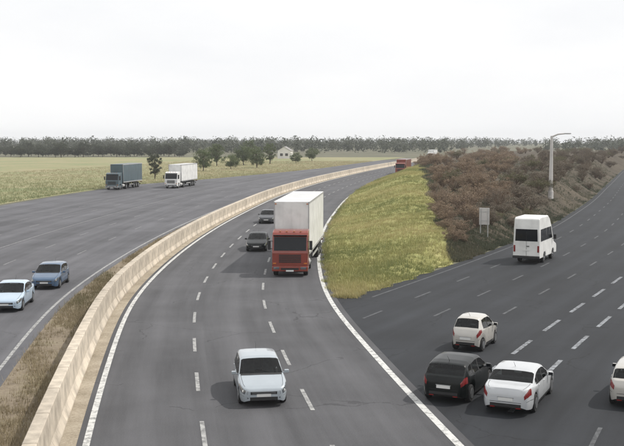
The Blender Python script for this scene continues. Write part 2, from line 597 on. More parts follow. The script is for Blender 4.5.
L_MAX = 760
main_road = strip('main_road', MAIN, [-5.9, -4, -2, 0, 2, 4, HW + 0.45], 0, L_MAX, 2.0, 0.006, 'main_asphalt')
left_road = strip('left_road', MAIN, lambda a: [-o for o in np.linspace(float(pl(a, LEFT_EDGE)), 9.3, 8)],
                  0, 430, 2.0, 0.0, 'left_asphalt')
clipx = lambda y: MAIN.x_at(y) + 3.0
right_road = strip('right_road', EDGE, lambda a: list(np.linspace(float(pl(a, [(0, -.4), (45, -.4), (50, -3.2), (66, -3.2), (72, -.4)])), 31, 9)), 0, 600, 2.0, 0.0, 'right_asphalt', clip=clipx)
gutter = strip('gutter', MAIN, [-7.2, -6.6, -5.85], 0, 430, 2.0, 0.010, 'gutter')
verge = strip('verge', MAIN, [-9.35, -8.7, -7.8, -6.95], 0, 430, 2.0, 0.012, 'verge')

# ---- the field beyond the left road
fb = MB()
rows = []
for y in np.arange(60, 500, 8):
    a, _ = MAIN.locate(MAIN.x_at(y), y)
    o = float(pl(a, LEFT_EDGE))
    x1 = MAIN.x_at(y) - o * 1.02 - 0.4
    x0 = -190
    rows.append([(x0 + (x1 - x0) * k / 8, y, -0.012) for k in range(9)])
fb.grid(rows)
field = tag(fb.build('field', 'field'), kind='structure')


# ---- the island between the two roads: a low bank, grass towards the main road, brown soil behind
def island_span(y):
    a, _ = MAIN.locate(MAIN.x_at(y), y)
    tx, ty = MAIN.tan(a)
    x0 = MAIN.x_at(y) + (HW + 0.62) / ty
    b, _ = EDGE.locate(EDGE.x_at(y), y)
    ex, ey = EDGE.tan(b)
    x1 = EDGE.x_at(y) - 0.55 / ey
    x0 += .16 * math.sin(y * 1.9) + .12 * math.sin(y * 4.3 + 1) + .10 * math.sin(y * .57)
    x1 += .18 * math.sin(y * 1.7 + 2) + .12 * math.sin(y * 3.9) + .10 * math.sin(y * .5)
    return x0, x1


def split_x(y):
    return float(np.interp(y, [55, 76, 83, 182, 345, 460], [14, 11.2, 10.9, 20, 36, 52])) + .7 * math.sin(y * .31) * math.sin(y * .083 + 1)


def island_z(x, y):
    x0, x1 = island_span(y)
    if x1 - x0 < 0.1 or x < x0 or x > x1:
        return 0.0
    w = min(1.0, (x - x0) / 9.0)
    top = min(3.4, 0.30 + (y - 57) * 0.030)
    e = min(1.0, (x1 - x) / (2.0 + 1.3 * top))
    sm = lambda t: t * t * (3 - 2 * t)
    n = 0.10 * math.sin(x * 1.3 + y * 0.4) * math.sin(y * 0.9 - x * 0.3)
    return max(0.0, (top + n) * sm(e) * (0.25 + 0.75 * sm(w)) * min(1, (x - x0) / 0.5))


yn = 58.5
while island_span(yn)[1] - island_span(yn)[0] < 0.25:
    yn += 0.5
rows_g, rows_b = [], []
yy = [yn + k * 0.3 for k in range(160)] + [yn + 48 + k * 3 for k in range(1, 120)]
ib, bb = MB(), MB()
for y in yy:
    x0, x1 = island_span(y)
    sp = min(max(split_x(y), x0 + 0.1), x1)
    rows_g.append([(x, y, island_z(x, y) + 0.003) for x in np.linspace(x0 + 0.001, sp, 22)])
    if x1 - sp > 0.4:
        rows_b.append([(x, y, island_z(x, y) + 0.003) for x in np.linspace(sp, x1, 22)])
ib.grid(rows_g)
bb.grid(rows_b)
tag(ib.build('grass_bank', 'island', smooth=True), kind='structure')
tag(bb.build('brown_bank', 'bank', smooth=True), kind='structure')


# ------------------------------------------------------------------ road markings
def marking(name, path, off, a0, a1, w, z, m, parent, step=1.5):
    n = max(1, int(round((a1 - a0) / step)))
    rows = []
    for k in range(n + 1):
        a = a0 + (a1 - a0) * k / n
        x, y = path.pt(a, off - w / 2)
        x2, y2 = path.pt(a, off + w / 2)
        rows.append([(float(x), float(y), z), (float(x2), float(y2), z)])
    return MB().grid(rows), name, m, parent


def put(t):
    mb, name, m, parent = t
    return mb.build(name, m, parent)


put(marking('edge_line', MAIN, -5.55, 0, 640, 0.22, 0.014, 'line', main_road))
put(marking('edge_line', MAIN, HW, 0, 640, 0.26, 0.014, 'line', main_road))
put(marking('edge_line', MAIN, -9.9, 0, 420, 0.16, 0.008, 'dash_line', left_road))


def dashes(path, off, a0, a1, near, dash, gap, w, z, m, parent, keep=None):
    far = MB()
    a = a0
    while a < a1:
        if keep is None or (keep(a, off) and keep(a + dash, off)):
            t = marking('lane_dash', path, off, a, a + dash, w, z, m, parent)
            if a < near:
                put(t)
            else:
                far.add(t[0].v, t[0].f)
        a += dash + gap
    if far.f:
        o = far.build('far_lane_dashes', m, parent)
        o['kind'] = 'stuff'


a_ref, _ = MAIN.locate(*at(302, 411))
for off, ph in ((-1.93, 3.2), (1.93, 0.0)):
    dashes(MAIN, off, (a_ref + ph) % 7.0, 560, 170, 3.0, 4.0, 0.15, 0.014, 'dash_line', main_road)
put(marking('edge_line', MAIN, -21.6, 0, 330, 0.15, 0.008, 'left_line', left_road))
for off, ph in ((-13.8, 2.0), (-17.7, 6.5), (-25.6, 4.0), (-29.6, 0.5)):
    dashes(MAIN, off, ph, 300, 150, 3.0, 8.0, 0.12, 0.008, 'left_line', left_road)

o1 = np.mean([EDGE.locate(*at(521, 340))[1], EDGE.locate(*at(590, 305))[1]])
o2 = np.mean([EDGE.locate(*at(545, 363))[1], EDGE.locate(*at(620, 317))[1]])
print('LANES', o1, o2)
LW = 3.1
keep_r = lambda a, o: float(EDGE.pt(a, o)[0]) > MAIN.x_at(float(EDGE.pt(a, o)[1])) + HW + 1.0
for k in range(-3, 6):
    off = o1 + (o2 - o1 if k == 1 else k * LW if k < 1 else (o2 - o1) + (k - 1) * LW)
    if off < 1.0:
        continue
    strong = k in (0, 1)
    dashes(EDGE, off, 1.0 + 2.3 * (k % 3), 480, 150, 3.4 if strong else 2.6, 2.6 if strong else 5.0, 0.2 if strong else 0.14, 0.006,
           'blue_line' if strong else 'faint_line', right_road, keep_r)
put(marking('edge_line', EDGE, 0.35, EDGE.locate(*at(352, 300))[0] + 1.5, 520, 0.14, 0.006, 'faint_line', right_road))

# ------------------------------------------------------------------ concrete barrier on the left of the main carriageway
prof = [(-0.40, 0.0), (-0.40, 0.10), (-0.25, 0.38), (-0.20, 1.25), (0.20, 1.25), (0.25, 0.38), (0.40, 0.10), (0.40, 0.0)]
seg_len = 3.0
pm = MB()
n = len(prof)
vs = [(-seg_len / 2 + 0.012, p[0], p[1]) for p in prof] + [(seg_len / 2 - 0.012, p[0], p[1]) for p in prof]
pm.add(vs, [tuple(range(n)), tuple(range(2 * n - 1, n - 1, -1))] + [(i, i + n, (i + 1) % n + n, (i + 1) % n) for i in range(n)])
seg_me = pm.mesh('barrier_segment')
seg_me.materials.append(M['concrete'])
barrier = empty('concrete_barrier', (float(MAIN.pt(20, -6.75)[0]), float(MAIN.pt(20, -6.75)[1]), 0))
tag(barrier, 'long pale concrete barrier of joined segments along the left edge of the main road', 'barrier')
a = 6.0
while a < 420:
    x, y = MAIN.pt(a, -6.75)
    tx, ty = MAIN.tan(a)
    o = bpy.data.objects.new('barrier_segment', seg_me)
    o.location = (float(x) - barrier.location.x, float(y) - barrier.location.y, 0.0)
    o.rotation_euler = (0, 0, math.atan2(ty, tx) + random.uniform(-0.004, 0.004))
    link(o, barrier)
    md = o.modifiers.new('bevel', 'BEVEL')
    md.width = 0.02
    md.segments = 1
    a += seg_len * (1.0 - 0.0)


# ------------------------------------------------------------------ cars
HATCH = dict(L=4.05, W=1.74, wheels=(0.78, 3.32), r=0.31,
             top=[(0, .60), (.04, .68), (.2, .755), (.6, .86), (1.02, .945), (1.08, .97), (1.72, 1.385), (1.95, 1.45), (2.5, 1.48), (3.2, 1.44), (3.5, 1.39), (3.58, 1.36), (3.88, 1.03), (3.96, .98), (4.02, .86), (4.05, .74)],
             belt=[(0, .58), (.1, .68), (.3, .745), (1.02, .89), (2.2, .93), (3.5, .985), (3.9, .97), (4.02, .82), (4.05, .70)],
             ws=(1.10, 1.76), rw=(3.60, 3.87), side=[(1.32, 2.28), (2.34, 3.05), (3.10, 3.42)], doors=(1.25, 2.31, 3.12), mirror=1.42)
SEDAN = dict(L=4.5, W=1.77, wheels=(0.84, 3.55), r=0.315,
             top=[(0, .58), (.04, .66), (.2, .735), (.6, .83), (1.18, .93), (1.26, .95), (1.95, 1.36), (2.2, 1.42), (2.7, 1.44), (3.1, 1.40), (3.3, 1.35), (3.82, 1.05), (3.9, 1.02), (4.3, .99), (4.42, .95), (4.48, .82), (4.5, .7)],
             belt=[(0, .56), (.1, .66), (.3, .725), (1.18, .875), (2.4, .92), (3.7, .96), (4.3, .955), (4.45, .80), (4.5, .66)],
             ws=(1.28, 1.98), rw=(3.32, 3.80), side=[(1.52, 2.42), (2.48, 3.18), (3.24, 3.52)], doors=(1.4, 2.45, 3.3), mirror=1.62)
CITY = dict(L=2.95, W=1.42, wheels=(0.50, 2.42), r=0.28,
            top=[(0, .64), (.04, .74), (.15, .82), (.5, .95), (.62, .99), (1.15, 1.42), (1.4, 1.52), (1.9, 1.54), (2.4, 1.50), (2.55, 1.45), (2.8, 1.06), (2.86, .99), (2.92, .85), (2.95, .72)],
            belt=[(0, .62), (.1, .74), (.3, .82), (.62, .93), (1.5, .96), (2.5, 1.0), (2.8, .99), (2.92, .82), (2.95, .68)],
            ws=(.66, 1.18), rw=(2.56, 2.79), side=[(.86, 1.70), (1.76, 2.36)], doors=(.82, 1.73), mirror=.95)


def car(spec, paint, loc, rz, label, group, name='car'):
    L, Wd, r = spec['L'], spec['W'], spec['r']
    hw = Wd / 2
    root = empty(name, loc, rz)
    tag(root, label, 'car', group)
    cx = L / 2
    e = min(1.0, L / 4.0)
    wprof = [(0, .60), (.02, .70), (.06, .80), (.14, .88), (.3, .945), (.7, .99), (1.3, 1.0), (L - 1.1, 1.0), (L - .5, .96), (L - .2, .90), (L - .08, .82), (L - .02, .72), (L, .64)]
    lowp = [(0, .27), (.08, .21), (.4, .19), (L - .4, .21), (L - .1, .26), (L, .33)]
    ar = r + 0.055

    def sec(x):
        w = hw * float(pl(x, wprof))
        zb = float(pl(x, spec['belt']))
        zt = max(float(pl(x, spec['top'])), zb + 0.012)
        zl = float(pl(x, lowp))
        for wx in spec['wheels']:
            d = abs(x - wx)
            if d < ar:
                zl = max(zl, r + math.sqrt(ar * ar - d * d))
        zl = min(zl, zb - 0.08)
        hc = zt - zb
        k = min(1.0, hc / 0.35)
        yr = w * 0.955 - 0.27 * hc - 0.015
        dz = zb - zl
        return [(w * .94, zl), (w * .985, zl + dz * .22), (w * 1.0, zl + dz * .5), (w * .992, zl + dz * .74), (w * .975, zl + dz * .92), (w * .955, zb),
                (yr + (w * .955 - yr) * .5, zb + hc * .5 - .05 * k), (yr + .035 * k, zt - .12 * k - .008), (yr - .01, zt - .06 * k - .004), (yr - .075, zt - .025 * k - .002), (yr * .55, zt - .008), (0, zt)]

    def on(x, i, t=0.0):
        s = sec(x)
        a, b = s[i], s[min(i + 1, len(s) - 1)]
        return a[0] + (b[0] - a[0]) * t, a[1] + (b[1] - a[1]) * t

    def top_z(x, y):
        s = sec(x)[7:]
        return float(np.interp(abs(y), [p[0] for p in s][::-1], [p[1] for p in s][::-1]))

    st = set(np.round(np.linspace(0, L, 44), 4)) | {round(p[0], 4) for k in ('top', 'belt') for p in spec[k]} | {.02, .06, .14, L - .08, L - .02} | {round(q, 4) for r0 in [spec['ws'], spec['rw'], *spec['side']] for q in r0}
    for wx in spec['wheels']:
        st |= {round(wx + ar * math.cos(q), 4) for q in np.linspace(0, PI, 15)} | {wx - ar - .002, wx + ar + .002}
    st = sorted(x for x in st if 0 <= x <= L)
    rows = []
    for x in st:
        s = sec(x)
        rows.append([(x - cx, -y, z) for y, z in s] + [(x - cx, y, z) for y, z in s[::-1][1:]])
    b = MB()
    b.grid(rows)
    nn = len(rows[0])
    # openings for the glass
    eps = 1e-4
    keep_f = []
    for q, fc in enumerate(b.f):
        jr, ic = divmod(q, nn - 1)
        xa, xb = st[jr], st[jr + 1]
        inside = lambda r0: xa >= r0[0] - eps and xb <= r0[1] + eps
        if 8 <= ic <= 13 and (inside(spec['ws']) or inside(spec['rw'])):
            continue
        if ic in (5, 6, 15, 16) and inside((spec['side'][0][0], spec['side'][-1][1])):
            continue
        keep_f.append(fc)
    b.f = keep_f
    b.f.append(tuple(range(nn - 1, -1, -1)))
    b.f.append(tuple((len(rows) - 1) * nn + i for i in range(nn)))
    body = b.build('body', paint, root, smooth=True)
    md = body.modifiers.new('edges', 'EDGE_SPLIT')
    md.split_angle = math.radians(38)
    ws0, ws1 = spec['ws']
    fl = MB().box((((ws0 + spec['rw'][1]) / 2) - cx, 0, .53), (spec['rw'][1] - ws0 - .1, Wd - .30, .10)).build('cabin_floor', 'dash', root)
    MB().box((ws0 + .16 - cx, 0, .76), (.36, Wd - .34, .22)).build('dashboard', 'dash', root, bevel=.04)
    for sy in (-1, 1):
        sx = ws1 + .42 - cx
        se = MB().box((sx - .16, sy * .36, .64), (.5, .46, .16)).box((sx + .15, sy * .36, .93), (.15, .44, .56), Matrix.Rotation(.2, 3, 'Y')).build('front_seat', 'seat', root, bevel=.04)
        MB().box((sx + .22, sy * .36, 1.255), (.10, .24, .17)).build('headrest', 'seat', se, bevel=.03)
    if L > 3.5:
        rx = min(spec['rw'][0] - .22, ws1 + 1.45) - cx
        MB().box((rx - .2, 0, .62), (.5, Wd - .42, .16)).box((rx + .1, 0, .88), (.14, Wd - .42, .46), Matrix.Rotation(.25, 3, 'Y')).build('rear_seat', 'seat', root, bevel=.04)
        MB().box((rx + .42, 0, .86), (.5, Wd - .36, .04)).build('parcel_shelf', 'dash', root)
    und = MB()
    und.box((0, 0, 0.33), (L - 0.5, Wd - 0.42, 0.24))
    und.build('underbody', 'chassis', root)

    def patch(nm, x0, x1, i0, t0, i1, t1, sgn, m, parent, off=0.006, nx=6, shape=None):
        rws = []
        for k in range(nx + 1):
            x = x0 + (x1 - x0) * k / nx
            rw = []
            ta, tb = (i0 + t0, i1 + t1)
            if shape:
                ta, tb = shape(k / nx, ta, tb)
            for j in range(5):
                q = ta + (tb - ta) * j / 4
                y, z = on(x, int(q), q - int(q))
                rw.append((x - cx, sgn * (y + off), z + off * .35))
            rws.append(rw)
        p = MB()
        p.grid(rws)
        return p.build(nm, m, parent, smooth=True)

    def top_patch(nm, x0, x1, m, off=0.008, edge=8.35, parent=None):
        """a piece of the skin of the roof side, windscreen or bonnet, laid just above it"""
        xs_ = sorted({x0, x1} | {x for x in st if x0 < x < x1})
        rws = []
        for x in xs_:
            s = sec(x)
            y0, z0_ = on(x, int(edge), edge - int(edge))
            half = [(y0, z0_)] + [s[i_] for i_ in range(int(edge) + 1, 12)]
            rws.append([(x - cx, -y, z + off) for y, z in half] + [(x - cx, y, z + off) for y, z in half[::-1][1:]])
        p = MB()
        p.grid(rws)
        return p.build(nm, m, parent or root, smooth=True)

    def top_line(nm, x0, x1, frac, w, sg):
        rws = []
        for k in range(15):
            x = x0 + (x1 - x0) * k / 14
            y = sec(x)[8][0] * frac
            rws.append([(x - cx, sg * (y - w / 2), top_z(x, y - w / 2) + .004), (x - cx, sg * (y + w / 2), top_z(x, y + w / 2) + .004)])
        p = MB()
        p.grid(rws)
        return p.build(nm, 'black', root)

    w_ = top_patch('windscreen', *spec['ws'], 'car_glass', .003, 8.0)
    top_patch('cowl', spec['ws'][0] - .10, spec['ws'][0] - .005, 'black', .006, 8.6)
    wm = MB()
    for yy_ in (-0.3, 0.25):
        x0 = spec['ws'][0] + .03
        x1 = spec['ws'][0] + .16
        wm.tube((x0 - cx, yy_, top_z(x0, yy_) + .014), (x1 - cx, yy_ + .48, top_z(x1, yy_ + .48) + .018), .009, .006, 5)
    wm.build('wiper', 'black', w_)
    top_patch('rear_window', *spec['rw'], 'car_glass', .003, 8.0)
    for sg in (-1, 1):
        top_line('bonnet_seam', .16, spec['ws'][0] - .1, .93, .012, sg)
        for q, (x0, x1) in enumerate(spec['side']):
            patch('side_window', x0, x1, 5, .02, 6, .99, sg, 'car_glass', root, off=.002, nx=8)
            if q:
                patch('window_pillar', spec['side'][q - 1][1] - .012, x0 + .012, 5, .0, 6, .995, sg, 'black', root, off=.005, nx=2)
        patch('window_trim', spec['side'][0][0] - .02, spec['side'][-1][1] + .02, 5, -.0, 5, .07, sg, 'black', root, off=.006, nx=14)
        for dx in spec['doors']:
            patch('door_seam', dx, dx + .012, 0, .5, 5, .05, sg, 'black', root, off=.002, nx=1)
        for q, dx in enumerate(spec['doors'][1:3]):
            y, z = on(dx - .12, 4, .4)
            MB().box((dx - .14 - cx, sg * (y + .012), z - .03), (.16, .03, .03)).build('door_handle', paint, root, bevel=.008)
        hl = patch('headlight', .012, .52, 2, .55, 4, .95, sg, 'lamp', root, off=.009, nx=10, shape=lambda k, a, b: (a + .75 * k, b - .25 * k))
        y, z = on(.10, 3, .45)
        MB().lathe_y([(-.012, .045), (.012, .045)], (0, 0, 0), 12).build('bulb', 'plate', hl).matrix_local = Matrix.Translation((.085 - cx, sg * y, z)) @ Matrix.Rotation(sg * -.9, 4, 'Z')
        patch('tail_light', L - .34, L - .021, 2, .8, 4, .98, sg, 'tail', root, off=.009, nx=8)
        patch('bumper_seam', L - .55, L - .01, 1, .82, 1, .90, sg, 'black', root, off=.003, nx=8)
        patch('bumper_seam', .01, .42, 1, .82, 1, .90, sg, 'black', root, off=.003, nx=8)
        patch('sill_trim', spec['wheels'][0] + .42, spec['wheels'][1] - .42, 0, .0, 0, .7, sg, 'black', root, off=.004, nx=6)
        y, z = on(spec['mirror'], 5, 0)
        mm = MB()
        mm.box((spec['mirror'] - cx, sg * (y + .13), z + .05), (.11, .17, .115))
        mm.box((spec['mirror'] - cx + .02, sg * (y + .03), z - .0), (.06, .14, .04))
        mi = mm.build('wing_mirror', paint, root, bevel=.03)
        MB().box((spec['mirror'] - cx + .0665, sg * (y + .135), z + .052), (.006, .16, .11)).build('mirror_glass', 'glass', mi)
    zf = float(pl(0, spec['top']))
    fw = hw * .60
    gr = MB()
    gr.box((-cx - .004, 0, zf - .075), (.016, fw * 1.78, .10))
    gr.build('grille', 'black', root, bevel=.004)
    for q in range(3):
        MB().box((-cx - .014, 0, zf - .105 + q * .03), (.012, fw * 1.6, .008)).build('grille_bar', 'rim', root)
    MB().box((-cx - .004, 0, .325), (.016, fw * 1.86, .12)).build('air_intake', 'black', root, bevel=.004)
    MB().box((-cx - .010, 0, .445), (.02, .5, .10)).build('number_plate', 'plate', root)
    zr = float(pl(L, spec['top']))
    MB().box((cx + .006, 0, zr - .12), (.02, .5, .11)).build('number_plate', 'plate', root)
    MB().box((cx + .003, 0, zr - .215), (.008, hw * 1.22, .012)).build('boot_seam', 'black', root)
    x_b = spec['rw'][1] + .04
    if L - x_b > .3:
        for sg in (-1, 1):
            top_line('boot_lid_seam', x_b, L - .05, .90, .012, sg)
    MB().box((cx + .006, 0, zr - .055), (.014, .56, .022)).build('boot_handle', 'rim', root, bevel=.004)
    for sg in (-1, 1):
        MB().box((cx - .015, sg * hw * .50, .30), (.05, .16, .035)).build('reflector', 'tail', root)
        MB().box((-cx + .03, sg * hw * .60, .36), (.05, .13, .06)).build('fog_lamp', 'lamp', root, bevel=.01)
    an_ = MB().tube((spec['rw'][0] - .3 - cx, 0, top_z(spec['rw'][0] - .3, 0)), (spec['rw'][0] - .02 - cx, 0, top_z(spec['rw'][0] - .3, 0) + .22), .008, .004, 5)
    an_.build('antenna', 'black', root)
    MB().box((cx + .004, 0, .385), (.02, hw * 1.2, .10)).build('bumper_trim', 'black', root, bevel=.004)
    for wx in spec['wheels']:
        for sg in (-1, 1):
            c = (wx - cx, sg * (hw - .125), r)
            wh = MB()
            wh.lathe_y([(-.10, r * .62), (-.10, r * .93), (-.075, r), (.075, r), (.10, r * .93), (.10, r * .62)], c, 22)
            t_ = wh.build('wheel', 'tyre', root, smooth=False)
            rm = MB()
            yo = sg * .085
            for q in range(5):
                an = q * 2 * PI / 5 + .3
                rm.box((c[0] + math.cos(an) * r * .32, c[1] + sg * .1035, c[2] + math.sin(an) * r * .32), (r * .6, .014, r * .17), Matrix.Rotation(-an, 3, 'Y'))
            rm.lathe_y([(sg * .101 if sg > 0 else -.118, r * .60), (sg * .118 if sg > 0 else -.101, r * .60)], c, 18)
            rm.build('rim', 'rim', t_)
    return root


def place(path, px, py, toward, L):
    """ground point under the vehicle's near end, its lane direction there -> centre and heading"""
    X, Y = at(px, py)
    a, _ = path.locate(X, Y)
    tx, ty = path.tan(a + L / 2)
    rz = math.atan2(ty, tx) if toward else math.atan2(-ty, -tx)
    return (X + tx * L / 2, Y + ty * L / 2, ROAD_Z[path]), rz


ROAD_Z = {MAIN: 0.006, EDGE: 0.0}
G_MAIN, G_RIGHT, G_LEFT = 'vehicles on the main carriageway', 'vehicles on the right road', 'vehicles on the left road'
car(HATCH, 'car_silver', *place(MAIN, 264, 408, True, 4.05), 'pale silver hatchback in the middle lane, nearest car on the main road', G_MAIN)
car(SEDAN, 'car_black', *place(MAIN, 256, 252, True, 4.5), 'black sedan in the middle lane beside the red lorry cab', G_MAIN)
car(SEDAN, 'car_grey', *place(MAIN, 266, 224, True, 4.5), 'dark grey sedan in the middle lane beside the white trailer', G_MAIN)
car(SEDAN, 'car_white', *place(EDGE, 505, 416, False, 4.5), 'white sedan seen from behind on the dark right road', G_RIGHT)
car(HATCH, 'car_black', *place(EDGE, 443, 404, False, 4.05), 'black hatchback beside the white sedan, next to the solid white line', G_RIGHT)
car(CITY, 'car_beige', *place(EDGE, 465, 352, False, 2.95), 'very small light city car alone on the right road', G_RIGHT)
car(HATCH, 'car_beige', *place(EDGE, 632, 410, False, 4.05), 'champagne hatchback cut off by the right edge of the picture', G_RIGHT)
for p_, px, py, spec, pt, lb in ((MAIN, 44, 290, HATCH, 'car_blue', 'blue hatchback on the left road beside the verge'),
                                 (MAIN, 4, 313, SEDAN, 'car_pale', 'pale blue sedan at the left edge of the picture')):
    (X, Y, _), rz = place(p_, px, py, True, spec['L'])
    car(spec, pt, (X, Y, 0.0), rz, lb, G_LEFT)


# ------------------------------------------------------------------ lorries and the minibus
def big_wheel(parent, c, r, w, sg, dual=False):
    t = MB()
    h = w / 2
    t.lathe_y([(-h, r * .58), (-h, r * .94), (-h * .75, r), (h * .75, r), (h, r * .94), (h, r * .58)], c, 22)
    o = t.build('tyre', 'tyre', parent)
    q = MB()
    y0, y1 = sorted((sg * (h - .06), sg * (h + .004)))
    q.lathe_y([(y0, r * .56), (y1, r * .5)], c, 16)
    q.lathe_y([(min(0, sg * (h + .05)), r * .2), (max(0, sg * (h + .05)), r * .2)], c, 10)
    q.build('wheel_rim', 'rim', parent)
    return o


def lorry(cabpaint, boxpaint, loc, rz, bend, label, cat='lorry', group=None, name='articulated_lorry', TL=13.2, zt=4.5):
    root = empty(name, loc, rz)
    tag(root, label, cat, group)
    b = MB()
    out = [(0.0, .42), (0.0, 1.62), (.06, 1.72), (.34, 2.72), (.55, 2.98), (.95, 3.08), (2.05, 3.10), (2.10, 3.05), (2.10, 1.0), (1.95, .9), (1.75, .42), (1.5, .42), (1.5, .9), (1.35, 1.06), (.78, 1.06), (.62, .9), (.62, .42)]
    cab = MB().prism([(p[0], p[1]) for p in out], -1.22, 1.22).build('cab', cabpaint, root, bevel=.05, seg=3)
    nx, nz_ = (.06, 1.72), (.34, 2.72)
    dx, dz = nz_[0] - nx[0], nz_[1] - nx[1]
    l = math.hypot(dx, dz)
    no = (-dz / l, dx / l)
    p0 = (nx[0] + dx * .06 + no[0] * .012, nx[1] + dz * .06 + no[1] * .012)
    p1 = (nx[0] + dx * .97 + no[0] * .012, nx[1] + dz * .97 + no[1] * .012)
    q0 = (p0[0] - no[0] * .02, p0[1] - no[1] * .02)
    q1 = (p1[0] - no[0] * .02, p1[1] - no[1] * .02)
    ws = MB().prism([p0, p1, q1, q0], -1.10, 1.10).build('windscreen', 'glass', root, bevel=.005)
    wp = MB()
    for y in (-.75, 0, .7):
        wp.tube((p0[0] - .012, y, p0[1] + .03), (p0[0] + .06, y + .42, p0[1] + .16), .012, .008, 5)
    wp.build('wiper', 'black', ws)
    MB().box((.26, 0, 2.80), (.34, 2.3, .05), Matrix.Rotation(.22, 3, 'Y')).build('sun_visor', 'black', root, bevel=.015)
    g_ = MB()
    for k in range(5):
        g_.box((-.012, 0, 1.02 + k * .115), (.03, 1.5, .075))
    g_.build('grille', 'black', root, bevel=.012)
    MB().box((-.06, 0, .56), (.22, 2.44, .34)).build('bumper', 'box_grey' if cabpaint != 'red' else 'red', root, bevel=.05)
    MB().box((-.172, 0, .56), (.02, 1.2, .14)).build('air_intake', 'black', root, bevel=.005)
    MB().box((-.185, 0, .44), (.02, .52, .11)).build('number_plate', 'plate', root)
    for sg in (-1, 1):
        MB().box((-.165, sg * .92, .62), (.04, .40, .17)).build('headlight', 'lamp', root, bevel=.02)
        MB().box((-.02, sg * 1.05, .92), (.05, .22, .09)).build('indicator', 'amber', root, bevel=.01)
        MB().prism([(.42, 1.75), (.52, 2.55), (1.35, 2.55), (1.35, 1.75)], sg * 1.222, sg * 1.229).build('side_window', 'glass', root)
        MB().box((1.42, sg * 1.228, 1.9), (.015, .01, 1.6)).build('door_seam', 'black', root)
        MB().box((1.3, sg * 1.24, 1.55), (.16, .03, .04)).build('door_handle', 'black', root, bevel=.01)
        m_ = MB()
        m_.box((.12, sg * 1.42, 2.15), (.12, .2, .62))
        m_.box((.2, sg * 1.28, 2.42), (.05, .22, .04))
        m_.box((.2, sg * 1.28, 1.9), (.05, .22, .04))
        m_.build('wing_mirror', 'black', root, bevel=.03)
        big_wheel(root, (1.06, sg * 1.03, .5), .5, .30, sg)
        big_wheel(root, (4.55, sg * .95, .5), .5, .55, sg)
        MB().tube((2.4, sg * .95, .68), (3.6, sg * .95, .68), .31, .31, 14).build('fuel_tank', 'steel', root, bevel=.03)
        MB().box((4.55, sg * .95, 1.045), (1.2, .56, .03)).build('mudguard', 'black', root, bevel=.01)
    ch = MB()
    ch.box((2.9, .4, .82), (5.4, .1, .26)).box((2.9, -.4, .82), (5.4, .1, .26)).box((4.3, 0, 1.0), (.9, .75, .10))
    ch.box((4.55, 0, .52), (.16, 1.7, .16)).box((1.06, 0, .45), (.14, 1.8, .14)).box((2.35, 0, 1.6), (.3, 2.0, 1.6))
    ch.build('chassis', 'chassis', root)
    # trailer, turned a little about the kingpin
    tr = MB()
    x0 = -1.45
    sh = TL - 13.2
    AX = (7.0 + sh, 8.3 + sh, 9.6 + sh)
    tr.box((x0 + TL / 2, 0, (1.22 + zt) / 2), (TL, 2.5, zt - 1.22))
    t = tr.build('trailer', boxpaint, root, bevel=.025)
    t.location = (4.3, 0, 0)
    t.rotation_euler = (0, 0, bend)
    for sg in (-1, 1):
        MB().box((x0 + TL / 2, sg * 1.262, zt - .07), (TL + .02, .03, .14)).build('top_rail', 'box_grey', t, bevel=.008)
        MB().box((x0 + TL / 2, sg * 1.262, 1.30), (TL + .02, .03, .18)).build('bottom_rail', 'box_grey', t, bevel=.008)
        for k in range(1, 11):
            MB().box((x0 + TL * k / 11, sg * 1.2545, (1.4 + zt - .15) / 2), (.05, .012, zt - .15 - 1.4)).build('side_rib', boxpaint, t)
        for ax in AX:
            big_wheel(t, (ax, sg * 1.02, .5), .5, .38, sg)
        MB().box((8.3 + sh, sg * 1.02, 1.05), (3.9, .42, .03)).build('mudguard', 'black', t)
        MB().box((1.2, sg * .8, .62), (.14, .14, 1.1)).build('landing_leg', 'steel', t)
        MB().box((4.2 + sh / 2, sg * 1.2, .75), (4.4 + sh, .04, .16)).build('side_guard', 'steel', t)
        MB().box((x0 - .004, sg * 1.22, (1.22 + zt) / 2), (.04, .08, zt - 1.24)).build('corner_post', 'box_grey', t, bevel=.01)
        MB().box((x0 + TL + .012, sg * .62, (1.3 + zt) / 2 - .03), (.03, 1.2, zt - 1.5)).build('rear_door', boxpaint, t, bevel=.01)
        MB().box((x0 + TL + .02, sg * 1.0, .95), (.05, .4, .14)).build('tail_light', 'tail', t)
    for k in range(1, 8):
        MB().box((x0 + TL * k / 8, 0, zt + .004), (.06, 2.44, .012)).build('roof_bow', 'box_grey', t)
    for k in range(1, 4):
        MB().box((x0 - .004, -1.2 + k * .6, (1.3 + zt) / 2), (.012, .03, zt - 1.4)).build('front_panel_seam', boxpaint, t)
    for y_ in (-1.12, 1.12):
        MB().box((x0 - .03, y_, zt - .16), (.03, .12, .06)).build('marker_light', 'amber', t)
    for y_ in (-.7, -.25, .25, .7):
        MB().box((.62, y_, 3.06), (.10, .13, .06)).build('marker_light', 'amber', root, bevel=.015)
    fr = MB()
    for y_ in (-.45, .45):
        fr.box((5.2 + sh / 2, y_, 1.08), (11.6 + sh, .12, .27)).box((11.0 + sh, y_ * 1.02, .81), (.1, .1, .4))
        for ax in AX:
            fr.box((ax, y_ * 1.02, .76), (.1, .1, .5))
    fr.box((11.0 + sh, 0, .6), (.14, 2.3, .14))
    for ax in AX:
        fr.box((ax, 0, .52), (.16, 1.7, .16))
    fr.build('trailer_frame', 'chassis', t)
    return root


